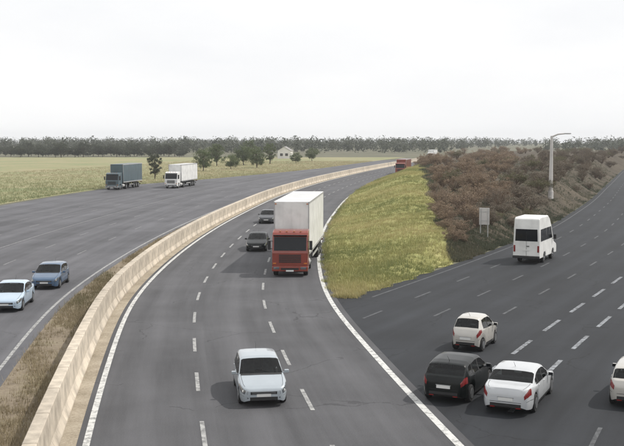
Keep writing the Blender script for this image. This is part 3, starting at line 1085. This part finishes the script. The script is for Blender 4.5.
def put_lorry(path, px, py, toward, bend_len, yaw=0.0, **kw):
    X, Y = at(px, py)
    a, _ = path.locate(X, Y)
    tx, ty = path.tan(a + 2)
    rz = math.atan2(ty, tx) if toward else math.atan2(-ty, -tx)
    t2 = path.tan(a + 10) if toward else path.tan(a + 6)
    bend = math.atan2(t2[1], t2[0]) - math.atan2(ty, tx)
    if not toward:
        X, Y = X + tx * 16.1, Y + ty * 16.1
        bend = -bend
    return lorry(loc=(X, Y, ROAD_Z[path]), rz=rz + yaw, bend=bend * bend_len + yaw * .4, **kw)


put_lorry(MAIN, 290, 277, True, 1.0, yaw=math.radians(-3.3), cabpaint='red', boxpaint='box_white', label='articulated lorry with red cab and tall white trailer in the right-hand lane', group=G_MAIN, zt=4.95, TL=13.6)
put_lorry(MAIN, 400, 175, True, 1.0, cabpaint='red', boxpaint='red', label='distant all red lorry on the curve beyond the white trailer', group=G_MAIN, zt=3.9)
put_lorry(MAIN, 430, 160, True, 1.0, cabpaint='box_white', boxpaint='box_white', label='far white lorry at the end of the main road behind the red one', group=G_MAIN, zt=4.3)


for px, py, cab_, box_, tl, zt_, lb in ((171, 188.5, 'box_white', 'box_white', 11.5, 4.4, 'white lorry with white trailer on the far side of the left road'),
                                       (112, 190, 'teal', 'teal', 11.0, 4.6, 'dark teal lorry with teal trailer at the corner of the field')):
    r_ = put_lorry(MAIN, px, py, True, 1.0, cabpaint=cab_, boxpaint=box_, label=lb, group=G_LEFT, zt=zt_, TL=tl)
    r_.location.z = 0.0


def minibus(loc, rz, label, group):
    L, Wd, Ht = 5.6, 2.05, 3.5
    dl = L - 6.4
    cx = L / 2
    root = empty('minibus', loc, rz)
    tag(root, label, 'minibus', group)
    out = [(0, .38), (0, .95), (.12, 1.12), (.95, 1.38), (1.65, 2.65), (2.1, 3.2), (2.7, Ht), (L - .3, Ht), (L - .06, Ht - .12), (L, 2.6), (L, .42),
           (5.25 + dl, .42), (5.22 + dl, .62), (5.05 + dl, .8), (4.6 + dl, .8), (4.43 + dl, .62), (4.4 + dl, .42), (1.65, .42), (1.62, .62), (1.45, .8), (1.0, .8), (.83, .62), (.8, .42)]
    b = MB().prism([(x - cx, z) for x, z in out], -Wd / 2, Wd / 2)
    # the sides lean in above the belt line
    b.v = [(x, y * (1 - .07 * max(0, (z - 1.3) / 1.85)), z) for x, y, z in b.v]
    b.build('body', 'box_white', root, bevel=.07, seg=3)
    ww = Wd / 2
    lean = lambda z: ww * (1 - .07 * max(0, (z - 1.3) / 1.85))
    MB().add([(cx + .008, s * (lean(z) - .16), z) for s, z in ((-1, 1.72), (1, 1.72), (1, 2.62), (-1, 2.62))], [(0, 1, 2, 3)]).build('rear_window', 'glass', root)
    MB().box((cx + .008, 0, 1.45), (.012, .012, 2.0)).build('door_seam', 'black', root)
    MB().box((cx + .03, .12, 1.35), (.05, .2, .05)).build('door_handle', 'black', root, bevel=.01)
    MB().box((cx + .03, 0, .52), (.14, 2.04, .2)).build('rear_bumper', 'black', root, bevel=.04)
    MB().box((cx + .012, 0, 1.05), (.02, .52, .12)).build('number_plate', 'plate', root)
    MB().add([(x - cx - .006, s * .9, z + .006) for s, x, z in ((-1, 1.0, 1.46), (1, 1.0, 1.46), (1, 1.63, 2.60), (-1, 1.63, 2.60))], [(0, 1, 2, 3)]).build('windscreen', 'glass', root)
    for sg in (-1, 1):
        MB().box((cx + .012, sg * .9, 1.15), (.05, .14, .5)).build('tail_light', 'tail', root, bevel=.02)
        MB().box((-cx + .06, sg * .82, .98), (.2, .3, .2)).build('headlight', 'lamp', root, bevel=.03)
        for x0, x1 in ((1.4, 2.25), (2.35, 3.3), (3.4, 4.25), (4.35, 5.2)):
            z0, z1 = 1.7, 2.6
            MB().add([(x - cx, sg * (lean(z) + .008), z) for x, z in ((x0, z0), (x1, z0), (x1, z1), (x0 + (.45 if x0 < 2 else 0), z1))], [(0, 1, 2, 3)]).build('side_window', 'glass', root)
        mm = MB().box((1.35 - cx, sg * (ww + .17), 1.75), (.12, .2, .36)).box((1.4 - cx, sg * (ww + .05), 1.6), (.05, .2, .04))
        mm.build('wing_mirror', 'black', root, bevel=.03)
        for wx in (1.22, 4.83 + dl):
            big_wheel(root, (wx - cx, sg * (ww - .16), .36), .36, .24, sg)
    MB().box((0, 0, .5), (L - .7, Wd - .6, .2)).build('underbody', 'chassis', root)
    return root


minibus(*place(EDGE, 526, 264, False, 5.6), 'white high roof minibus seen from behind near the brown bank', G_RIGHT)


# ------------------------------------------------------------------ lamp posts and the sign
def lamp_post(X, Y, z0, h, r, rz, label, arms=1):
    root = empty('lamp_post', (X, Y, z0), rz)
    tag(root, label, 'lamp post')
    MB().tube((0, 0, -.1), (0, 0, h), r, r * .55, 14).build('pole', 'pole', root, smooth=False)
    MB().tube((0, 0, -.1), (0, 0, .9), r * 1.25, r * 1.2, 14).build('base', 'pole', root, bevel=.02)
    MB().box((0, -r * 1.25, .55), (.14, .03, .4)).build('hatch', 'steel', root, bevel=.005)
    for s in ((1,) if arms == 1 else (-1, 1)):
        m = MB()
        m.tube((0, 0, h - .12), (s * .8, 0, h + .22), r * .4, r * .32, 8).tube((s * .8, 0, h + .22), (s * 1.7, 0, h + .3), r * .32, r * .28, 8)
        arm = m.build('arm', 'pole', root)
        hd = MB().box((s * 2.0, 0, h + .3), (.85, .3, .14)).build('lamp_head', 'steel', root, bevel=.04)
        MB().box((s * 2.05, 0, h + .226), (.55, .22, .02)).build('lens', 'lamp', hd)
    return root


def on_bank(px, py):
    """point of the sloping bank that this pixel looks at"""
    z = 0.0
    for _ in range(40):
        X, Y = at(px, py, z)
        z += .3 * (island_z(X, Y) - z)
    return X, Y


X, Y = on_bank(550.5, 199)
lamp_post(X, Y, island_z(X, Y), 8.0, .30, -.35, 'thick pale lamp post above the brown bank, behind the minibus', 1)
X, Y = on_bank(484, 236)
z0 = island_z(X, Y)
sg_ = empty('road_sign', (X, Y, z0), math.radians(-14))
tag(sg_, 'back of a pale grey road sign on two posts on the brown bank', 'sign')
MB().box((0, .06, 1.75), (.9, .03, 1.5)).build('plate', 'pole', sg_, bevel=.01)
for s in (-1, 1):
    MB().tube((s * .32, 0, -.1), (s * .32, 0, 2.45), .04, .04, 8).build('post', 'steel', sg_)
MB().box((0, .042, 1.35), (.86, .03, .06)).build('bracket', 'steel', sg_)
MB().box((0, .042, 2.15), (.86, .03, .06)).build('bracket', 'steel', sg_)


# ------------------------------------------------------------------ buildings beyond the left road
def gable(root, x0, x1, y0, y1, ze, zr, wall, roof, along='x', over=.3):
    """walls with gables, and a roof of two slabs; the ridge runs along x or y"""
    w = MB()
    if along == 'y':
        xm = (x0 + x1) / 2
        prof_ = [(x0, 0), (x0, ze), (xm, zr), (x1, ze), (x1, 0)]
        w.prism(prof_, y0, y1)
        wl = w.build('wall', wall, root)
        r = MB()
        for xa in (x0, x1):
            s = 1 if xa > xm else -1
            k = (zr - ze) / abs(xa - xm)
            r.prism([(xm, zr + .01), (xa + s * over, ze - k * over + .01), (xa + s * over, ze - k * over + .13), (xm, zr + .13)], y0 - over, y1 + over)
        rf = r.build('roof', roof, root)
    else:
        ym = (y0 + y1) / 2
        vs = [(x, y, z) for x in (x0, x1) for y, z in ((y0, 0), (y0, ze), (ym, zr), (y1, ze), (y1, 0))]
        w.add(vs, [(0, 1, 2, 3, 4), (9, 8, 7, 6, 5)] + [(i, i + 5, (i + 1) % 5 + 5, (i + 1) % 5) for i in range(5)])
        wl = w.build('wall', wall, root)
        r = MB()
        for ya in (y0, y1):
            s = 1 if ya > ym else -1
            k = (zr - ze) / abs(ya - ym)
            a_ = [(ym, zr + .01), (ya + s * over, ze - k * over + .01), (ya + s * over, ze - k * over + .13), (ym, zr + .13)]
            vs = [(x, y, z) for x in (x0 - over, x1 + over) for y, z in a_]
            r.add(vs, [(0, 1, 2, 3), (7, 6, 5, 4)] + [(i, i + 4, (i + 1) % 4 + 4, (i + 1) % 4) for i in range(4)])
        rf = r.build('roof', roof, root)
    return wl, rf


def window(root, c, w, h, frame='wall_white'):
    f = MB()
    x, y, z = c
    f.box((x, y - .02, z + h / 2), (w + .16, .08, .08)).box((x, y - .02, z - h / 2), (w + .22, .14, .08)).box((x - w / 2 - .04, y - .02, z), (.08, .08, h - .08)).box((x + w / 2 + .04, y - .02, z), (.08, .08, h - .08)).box((x, y - .02, z), (.06, .05, h - .08))
    o = f.build('window', frame, root)
    MB().box((x, y - .004, z), (w, .02, h - .09)).build('pane', 'glass', o)
    return o


X, Y = at(284, 158.5)
hc_ = empty('far_cottage', (X, Y, -.03), math.radians(-6))
tag(hc_, 'small far white cottage behind the green trees above the trailer', 'house')
gable(hc_, -3.0, 3.0, 0, 9, 3.6, 5.4, 'wall_white', 'roof_tile', 'y', .3)
window(hc_, (-1.2, -.01, 1.8), 1.2, 1.3)
window(hc_, (1.2, -.01, 1.8), 1.2, 1.3)


# ------------------------------------------------------------------ trees and shrubs
def leaf_cloud(centres, radii, per, size, seed, squash=.8):
    rg = np.random.default_rng(seed)
    n = len(centres) * per
    c = np.repeat(np.asarray(centres), per, axis=0)
    rad = np.repeat(np.asarray(radii), per)
    d = rg.normal(size=(n, 3))
    d /= np.linalg.norm(d, axis=1)[:, None]
    rr = rad * np.power(rg.uniform(.05, 1, n), .45)
    p = c + d * rr[:, None] * np.array([1, 1, squash])
    nrm = d + rg.normal(size=(n, 3)) * .7
    nrm /= np.linalg.norm(nrm, axis=1)[:, None]
    t = np.cross(nrm, rg.normal(size=(n, 3)))
    t /= np.linalg.norm(t, axis=1)[:, None]
    b = np.cross(nrm, t)
    s = size * rg.uniform(.6, 1.35, n)[:, None]
    v = np.stack([p - t * s, p - b * s * .45, p + t * s, p + b * s * .45], 1).reshape(-1, 3)
    f = np.arange(4 * n).reshape(-1, 4)
    clump = np.repeat(rg.uniform(-.22, .22, len(centres)), per)
    tint = np.repeat(np.clip(.5 + clump + rg.normal(0, .17, n), 0, 1), 4)
    return v, f, tint


def tree_mesh(seed, h, cr, trunk_h, leaf, per=75, nc=44):
    rd = random.Random(seed)
    cs, rs = [], []
    zc = trunk_h + (h - trunk_h) * .52
    hz = (h - trunk_h) * .52
    while len(cs) < nc:
        x, y, z = [rd.uniform(-1, 1) for _ in range(3)]
        q = x * x + y * y + z * z
        if q > 1 or q < .12:
            continue
        k = 1 + .25 * math.sin(3 * math.atan2(y, x) + seed) + .12 * math.sin(5 * z + seed)
        cs.append((x * cr * k * .82, y * cr * k * .82, zc + z * hz * .86))
        rs.append(cr * rd.uniform(.16, .36))
    v, f, t = leaf_cloud(cs, rs, per, leaf, seed)
    crown = np_mesh('crown', v, f, t)
    tk = MB()
    bx, by = rd.uniform(-.2, .2), rd.uniform(-.2, .2)
    tk.tube((0, 0, -.15), (bx, by, trunk_h), h * .028, h * .02, 8)
    tk.tube((bx, by, trunk_h), (bx * 1.5, by, zc + hz * .3), h * .02, h * .006, 7)
    for c in cs[::3]:
        st = (bx, by, trunk_h + (zc - trunk_h) * rd.uniform(-.1, .8))
        tk.tube(st, c, h * .009, h * .003, 5, False)
    trunk = tk.mesh('trunk')
    return trunk, crown


def shrub_mesh(seed, h, w, leaf, per, nc, stems):
    rd = random.Random(seed)
    tk = MB()
    cs, rs = [], []
    for k in range(stems):
        a_, q = rd.uniform(0, 2 * PI), rd.uniform(.15, 1) ** .7
        x, y = math.cos(a_) * q * w, math.sin(a_) * q * w
        z = h * rd.uniform(.55, 1.0) * (1 - .35 * q * q)
        mid = (x * .45, y * .45, z * .5)
        tk.tube((x * .08, y * .08, -.1), mid, .035, .024, 4, False)
        tk.tube(mid, (x, y, z), .024, .008, 4, False)
        for _ in range(5):
            t_ = rd.uniform(.3, .95)
            p = (mid[0] + (x - mid[0]) * t_, mid[1] + (y - mid[1]) * t_, mid[2] + (z - mid[2]) * t_)
            e = (p[0] + rd.gauss(0, .3), p[1] + rd.gauss(0, .3), max(.1, p[2] + rd.uniform(-.1, .5)))
            tk.tube(p, e, .012, .004, 3, False)
            if len(cs) < nc:
                cs.append(e)
                rs.append(rd.uniform(.2, .42))
    v, f, t = leaf_cloud(cs, rs, per, leaf, seed)
    v[:, 2] = np.maximum(v[:, 2], .03)
    return tk.mesh('stem'), np_mesh('crown', v, f, t)


def plant(name, meshes, mats, loc, sc, rz, label, cat, group, first='trunk'):
    root = empty(name, loc, rz)
    tag(root, label, cat, group)
    for nm, me, m_ in zip((first, 'crown'), meshes, mats):
        o = bpy.data.objects.new(nm, me)
        if not me.materials:
            me.materials.append(M[m_])
        if me.materials[0] != M[m_]:
            o.material_slots[0].link = 'OBJECT'
            o.material_slots[0].material = M[m_]
        o.scale = sc
        link(o, root)
    return root


TR = [tree_mesh(31, 7.4, 3.3, .75, .17, 90, 60), tree_mesh(32, 8.6, 2.4, .9, .16, 90, 55), tree_mesh(33, 5.6, 3.4, .5, .17, 90, 50), tree_mesh(34, 7.0, 3.9, .9, .18, 90, 70)]
ORD = ('leftmost', 'third', 'fourth', 'fifth', 'seventh', 'eighth', 'second last', 'last', 'second', 'sixth')     # order of the trunks from left to right
# green trees behind the far end of the left road, between the white house and the trailer
for i, (px, py, k, h) in enumerate([(203, 171, 0, .92), (217, 166, 1, 1.0), (231, 169, 2, .88), (244, 165, 3, 1.06), (257, 168, 0, .96), (270, 164, 1, 1.0), (296, 163, 2, .8), (312, 161, 3, .85), (212, 161, 2, 1.15), (250, 160, 1, 1.15)]):
    X, Y = at(px, py)
    plant('tree', TR[k], ('bark', 'leaf'), (X, Y, -.012 if Y < 490 and X < -40 else -.03), (h, h, h * .94), i * 1.3, 'mid green leafy tree behind the left road, ' + (ORD[i] if i == 0 else ORD[i] + ' counted from the left'), 'tree', 'green trees behind the left road')
X, Y = at(155, 179)
plant('tree', TR[1], ('bark', 'leaf_dark'), (X, Y, -.012), (.74, .74, .72), .4, 'lone dark tree behind the gap between the teal and white lorries', 'tree', None)
# dark row at the back of the field
for i in range(44):
    px = -14 + i * 4.6 + random.uniform(-2, 2)
    X, Y = at(px, 156.5 + random.uniform(-.7, .9))
    h = random.uniform(.7, 1.15)
    plant('tree', TR[i % 4], ('bark', 'leaf_dark'), (X, Y, -.03), (h * 1.15, h * 1.15, h * .88), i * 1.1, 'dark tree in the long row at the back of the yellow green field', 'tree', 'dark trees at the back of the field')

# brown leafless thicket on the bank between the roads
SH = [shrub_mesh(51, 2.3, 1.6, .06, 48, 95, 30), shrub_mesh(52, 1.7, 1.7, .055, 40, 80, 34), shrub_mesh(53, 2.9, 1.25, .06, 30, 80, 30), shrub_mesh(54, 2.1, 1.9, .06, 46, 95, 28), shrub_mesh(55, 1.3, 1.3, .05, 40, 70, 30), shrub_mesh(56, 2.5, 1.5, .06, 12, 80, 40)]
spots = []
rd = random.Random(5)
tries = 0
while len(spots) < 215 and tries < 16000:
    tries += 1
    y = 78 + (rd.random() ** 1.7) * 375
    x0, x1 = island_span(y)
    sp = split_x(y)
    if x1 - 1.6 - sp < .8:
        continue
    x = rd.uniform(sp + .2, x1 - 1.5)
    md = 1.15 + y * .008
    if any((x - a_) ** 2 + (y - b_) ** 2 < md * md for a_, b_ in spots):
        continue
    if math.hypot(x - sg_.location.x, (y - sg_.location.y) * .25) < 2.2 and y < sg_.location.y + .5:
        continue
    spots.append((x, y))
for i, (x, y) in enumerate(sorted(spots, key=lambda q: q[1])):
    edge_ = min(1.0, .42 + .16 * min(island_span(y)[1] - x, x - split_x(y) + 1.6))
    s = rd.uniform(.7, 1.2) * min(1.0, .62 + (y - 79) * .012) * edge_
    dark = (x - split_x(y)) > .52 * (island_span(y)[1] - split_x(y))
    olive = rd.random() < .13
    if olive:
        lab, grp, lm = 'olive green shrub among the brown ones of the thicket', 'olive shrubs of the thicket', 'leaf_olive'
    elif dark:
        lab, grp, lm = 'dark grey brown shrub near the right road edge of the brown thicket', 'dark shrubs of the brown thicket', 'leaf_dry'
    else:
        lab, grp, lm = 'brown dry shrub on the side of the thicket next to the green grass', 'brown shrubs of the thicket', 'leaf_brown'
    plant('shrub', SH[rd.randrange(6)], ('twig', lm), (x, y, island_z(x, y)), (s * 1.1, s * 1.1, s), rd.uniform(0, 6), lab, 'shrub', grp, 'stem')

# far-off woods along the horizon
rg = np.random.default_rng(3)
cs, rs = [], []
for k in range(2300):
    y = rg.uniform(620, 1500)
    x = rg.uniform(-.5, .5) * y
    if abs(x - MAIN.x_at(min(y, 820)) - max(0, y - 820) * .36) < 30:
        continue
    hh = rg.uniform(4.5, 12.0)
    cs.append((x, y, hh * .46))
    rs.append(hh * rg.uniform(.32, .5))
v, f, t = leaf_cloud(cs, rs, 60, .85, 9, 1.2)
v[:, 2] = np.clip(v[:, 2], 0, 99)
fw_ = bpy.data.objects.new('far_woods', np_mesh('far_woods', v, f, t))
fw_.data.materials.append(M['leaf_dark'])
link(fw_)
tag(fw_, 'low dark line of far woods along the horizon', 'woods', kind='stuff')


# ------------------------------------------------------------------ grass
def tufts(name, pts, m, hmin, hmax, spread, blades, width, label, seed, tfun=None):
    rg = np.random.default_rng(seed)
    P = np.repeat(np.asarray(pts, float), blades, axis=0)
    n = len(P)
    base = P + np.column_stack([rg.normal(0, spread * .5, n), rg.normal(0, spread * .5, n), np.zeros(n)])
    an = rg.uniform(0, 2 * PI, n)
    h = rg.uniform(hmin, hmax, n) * np.repeat(rg.uniform(.6, 1.2, len(pts)), blades)
    lean = rg.uniform(.1, .7, n) * h
    side = np.column_stack([-np.sin(an), np.cos(an), np.zeros(n)]) * (width * rg.uniform(.6, 1.3, n))[:, None]
    tip = base + np.column_stack([np.cos(an) * lean, np.sin(an) * lean, h])
    base[:, 2] -= .02
    v = np.stack([base - side, base + side, tip], 1).reshape(-1, 3)
    f = np.arange(3 * n).reshape(-1, 3)
    tt = np.repeat(tfun(P) if tfun else np.full(n, .5), 3) + np.repeat(rg.normal(0, .16, n), 3)
    o = bpy.data.objects.new(name, np_mesh(name, v, f, np.clip(tt, 0, 1)))
    o.data.materials.append(M[m])
    link(o)
    tag(o, label, 'grass', kind='stuff')
    return o


def wave(P, f1=.13, f2=.31):
    return .5 + .22 * np.sin(P[:, 0] * f1 * 2.1 + P[:, 1] * f1) + .16 * np.sin(P[:, 0] * f2 - P[:, 1] * f2 * 1.7 + 1.3)


pts = []
for _ in range(26000):
    y = yn + (rg.random() ** 1.6) * 180
    x0, x1 = island_span(y)
    sp = min(split_x(y) + rg.uniform(-.6, .9), x1)
    if sp <= x0 + .1:
        continue
    if rg.random() > (sp - x0) / 9.0 + .12:
        continue
    x = rg.uniform(x0 - .12, sp) if rg.random() > .07 else x0 + rg.normal(0, .14)
    pts.append((x, y, island_z(x, y)))
tufts('island_grass', pts, 'blade', .10, .34, .22, 7, .018, 'yellow green rough grass on the bank between the two roads', 21, wave)
pts = []
for _ in range(34000):
    y = 72 + (rg.random() ** 1.5) * 190
    x0, x1 = island_span(y)
    sp = split_x(y)
    if x1 - sp < .6:
        continue
    x = sp + (x1 - sp) * (1 - rg.random() ** 1.8 * .98) if rg.random() < .75 else sp + abs(rg.normal(0, 1.5))
    if x > x1 - .05 or math.sin(x * .9 + y * .37) + math.sin(y * .23 - x * .41) + rg.normal(0, .7) < -.9:
        continue
    pts.append((x, y, island_z(x, y)))
tufts('bank_grass', pts, 'blade_dull', .08, .30, .22, 7, .02, 'dull grey green rough grass on the brown bank beside the right road', 24, wave)
pts = []
for _ in range(15000):
    a = 18 + (rg.random() ** 1.3) * 170
    q = rg.uniform(-9.25, -7.2)
    if math.sin(a * .55 + q * 1.7) + math.sin(a * .21 - q) + rg.normal(0, .9) < -.35:
        continue
    x, y = MAIN.pt(a, q)
    pts.append((float(x), float(y), .012))
tufts('verge_grass', pts, 'blade_dry', .06, .30, .2, 8, .012, 'dry straw coloured grass behind the concrete barrier', 22, wave)
pts = []
for _ in range(22000):
    y = 110 + (rg.random() ** 1.4) * 300
    a, _q = MAIN.locate(MAIN.x_at(y), y)
    o = float(pl(a, LEFT_EDGE))
    x1 = MAIN.x_at(y) - o * 1.03 - .7
    x = x1 - rg.random() ** 1.5 * 75
    if x < -.36 * y - 6:
        continue
    pts.append((x, y, -.012))
tufts('field_grass', pts, 'blade_field', .15, .45, .5, 7, .035, 'yellow green meadow grass in the field beyond the left road', 23, lambda P: np.clip(.15 + (P[:, 1] - 130) / 220 + .25 * (wave(P) - .5), 0, 1))

# ------------------------------------------------------------------ thin haze in the air over the whole place
hz_ = MB().box((0, 825, 9.5), (2000, 1950, 21)).build('haze', 'steel')
hz_.data.materials.clear()
hm = bpy.data.materials.new('haze')
hm.use_nodes = True
ht = hm.node_tree
ht.nodes.remove(ht.nodes['Principled BSDF'])
pv = ht.nodes.new('ShaderNodeVolumePrincipled')
pv.inputs['Color'].default_value = (0.93, 0.95, 0.97, 1)
pv.inputs['Density'].default_value = 0.0002
ht.links.new(pv.outputs[0], ht.nodes['Material Output'].inputs['Volume'])
hz_.data.materials.append(hm)
hz_['kind'] = 'stuff'
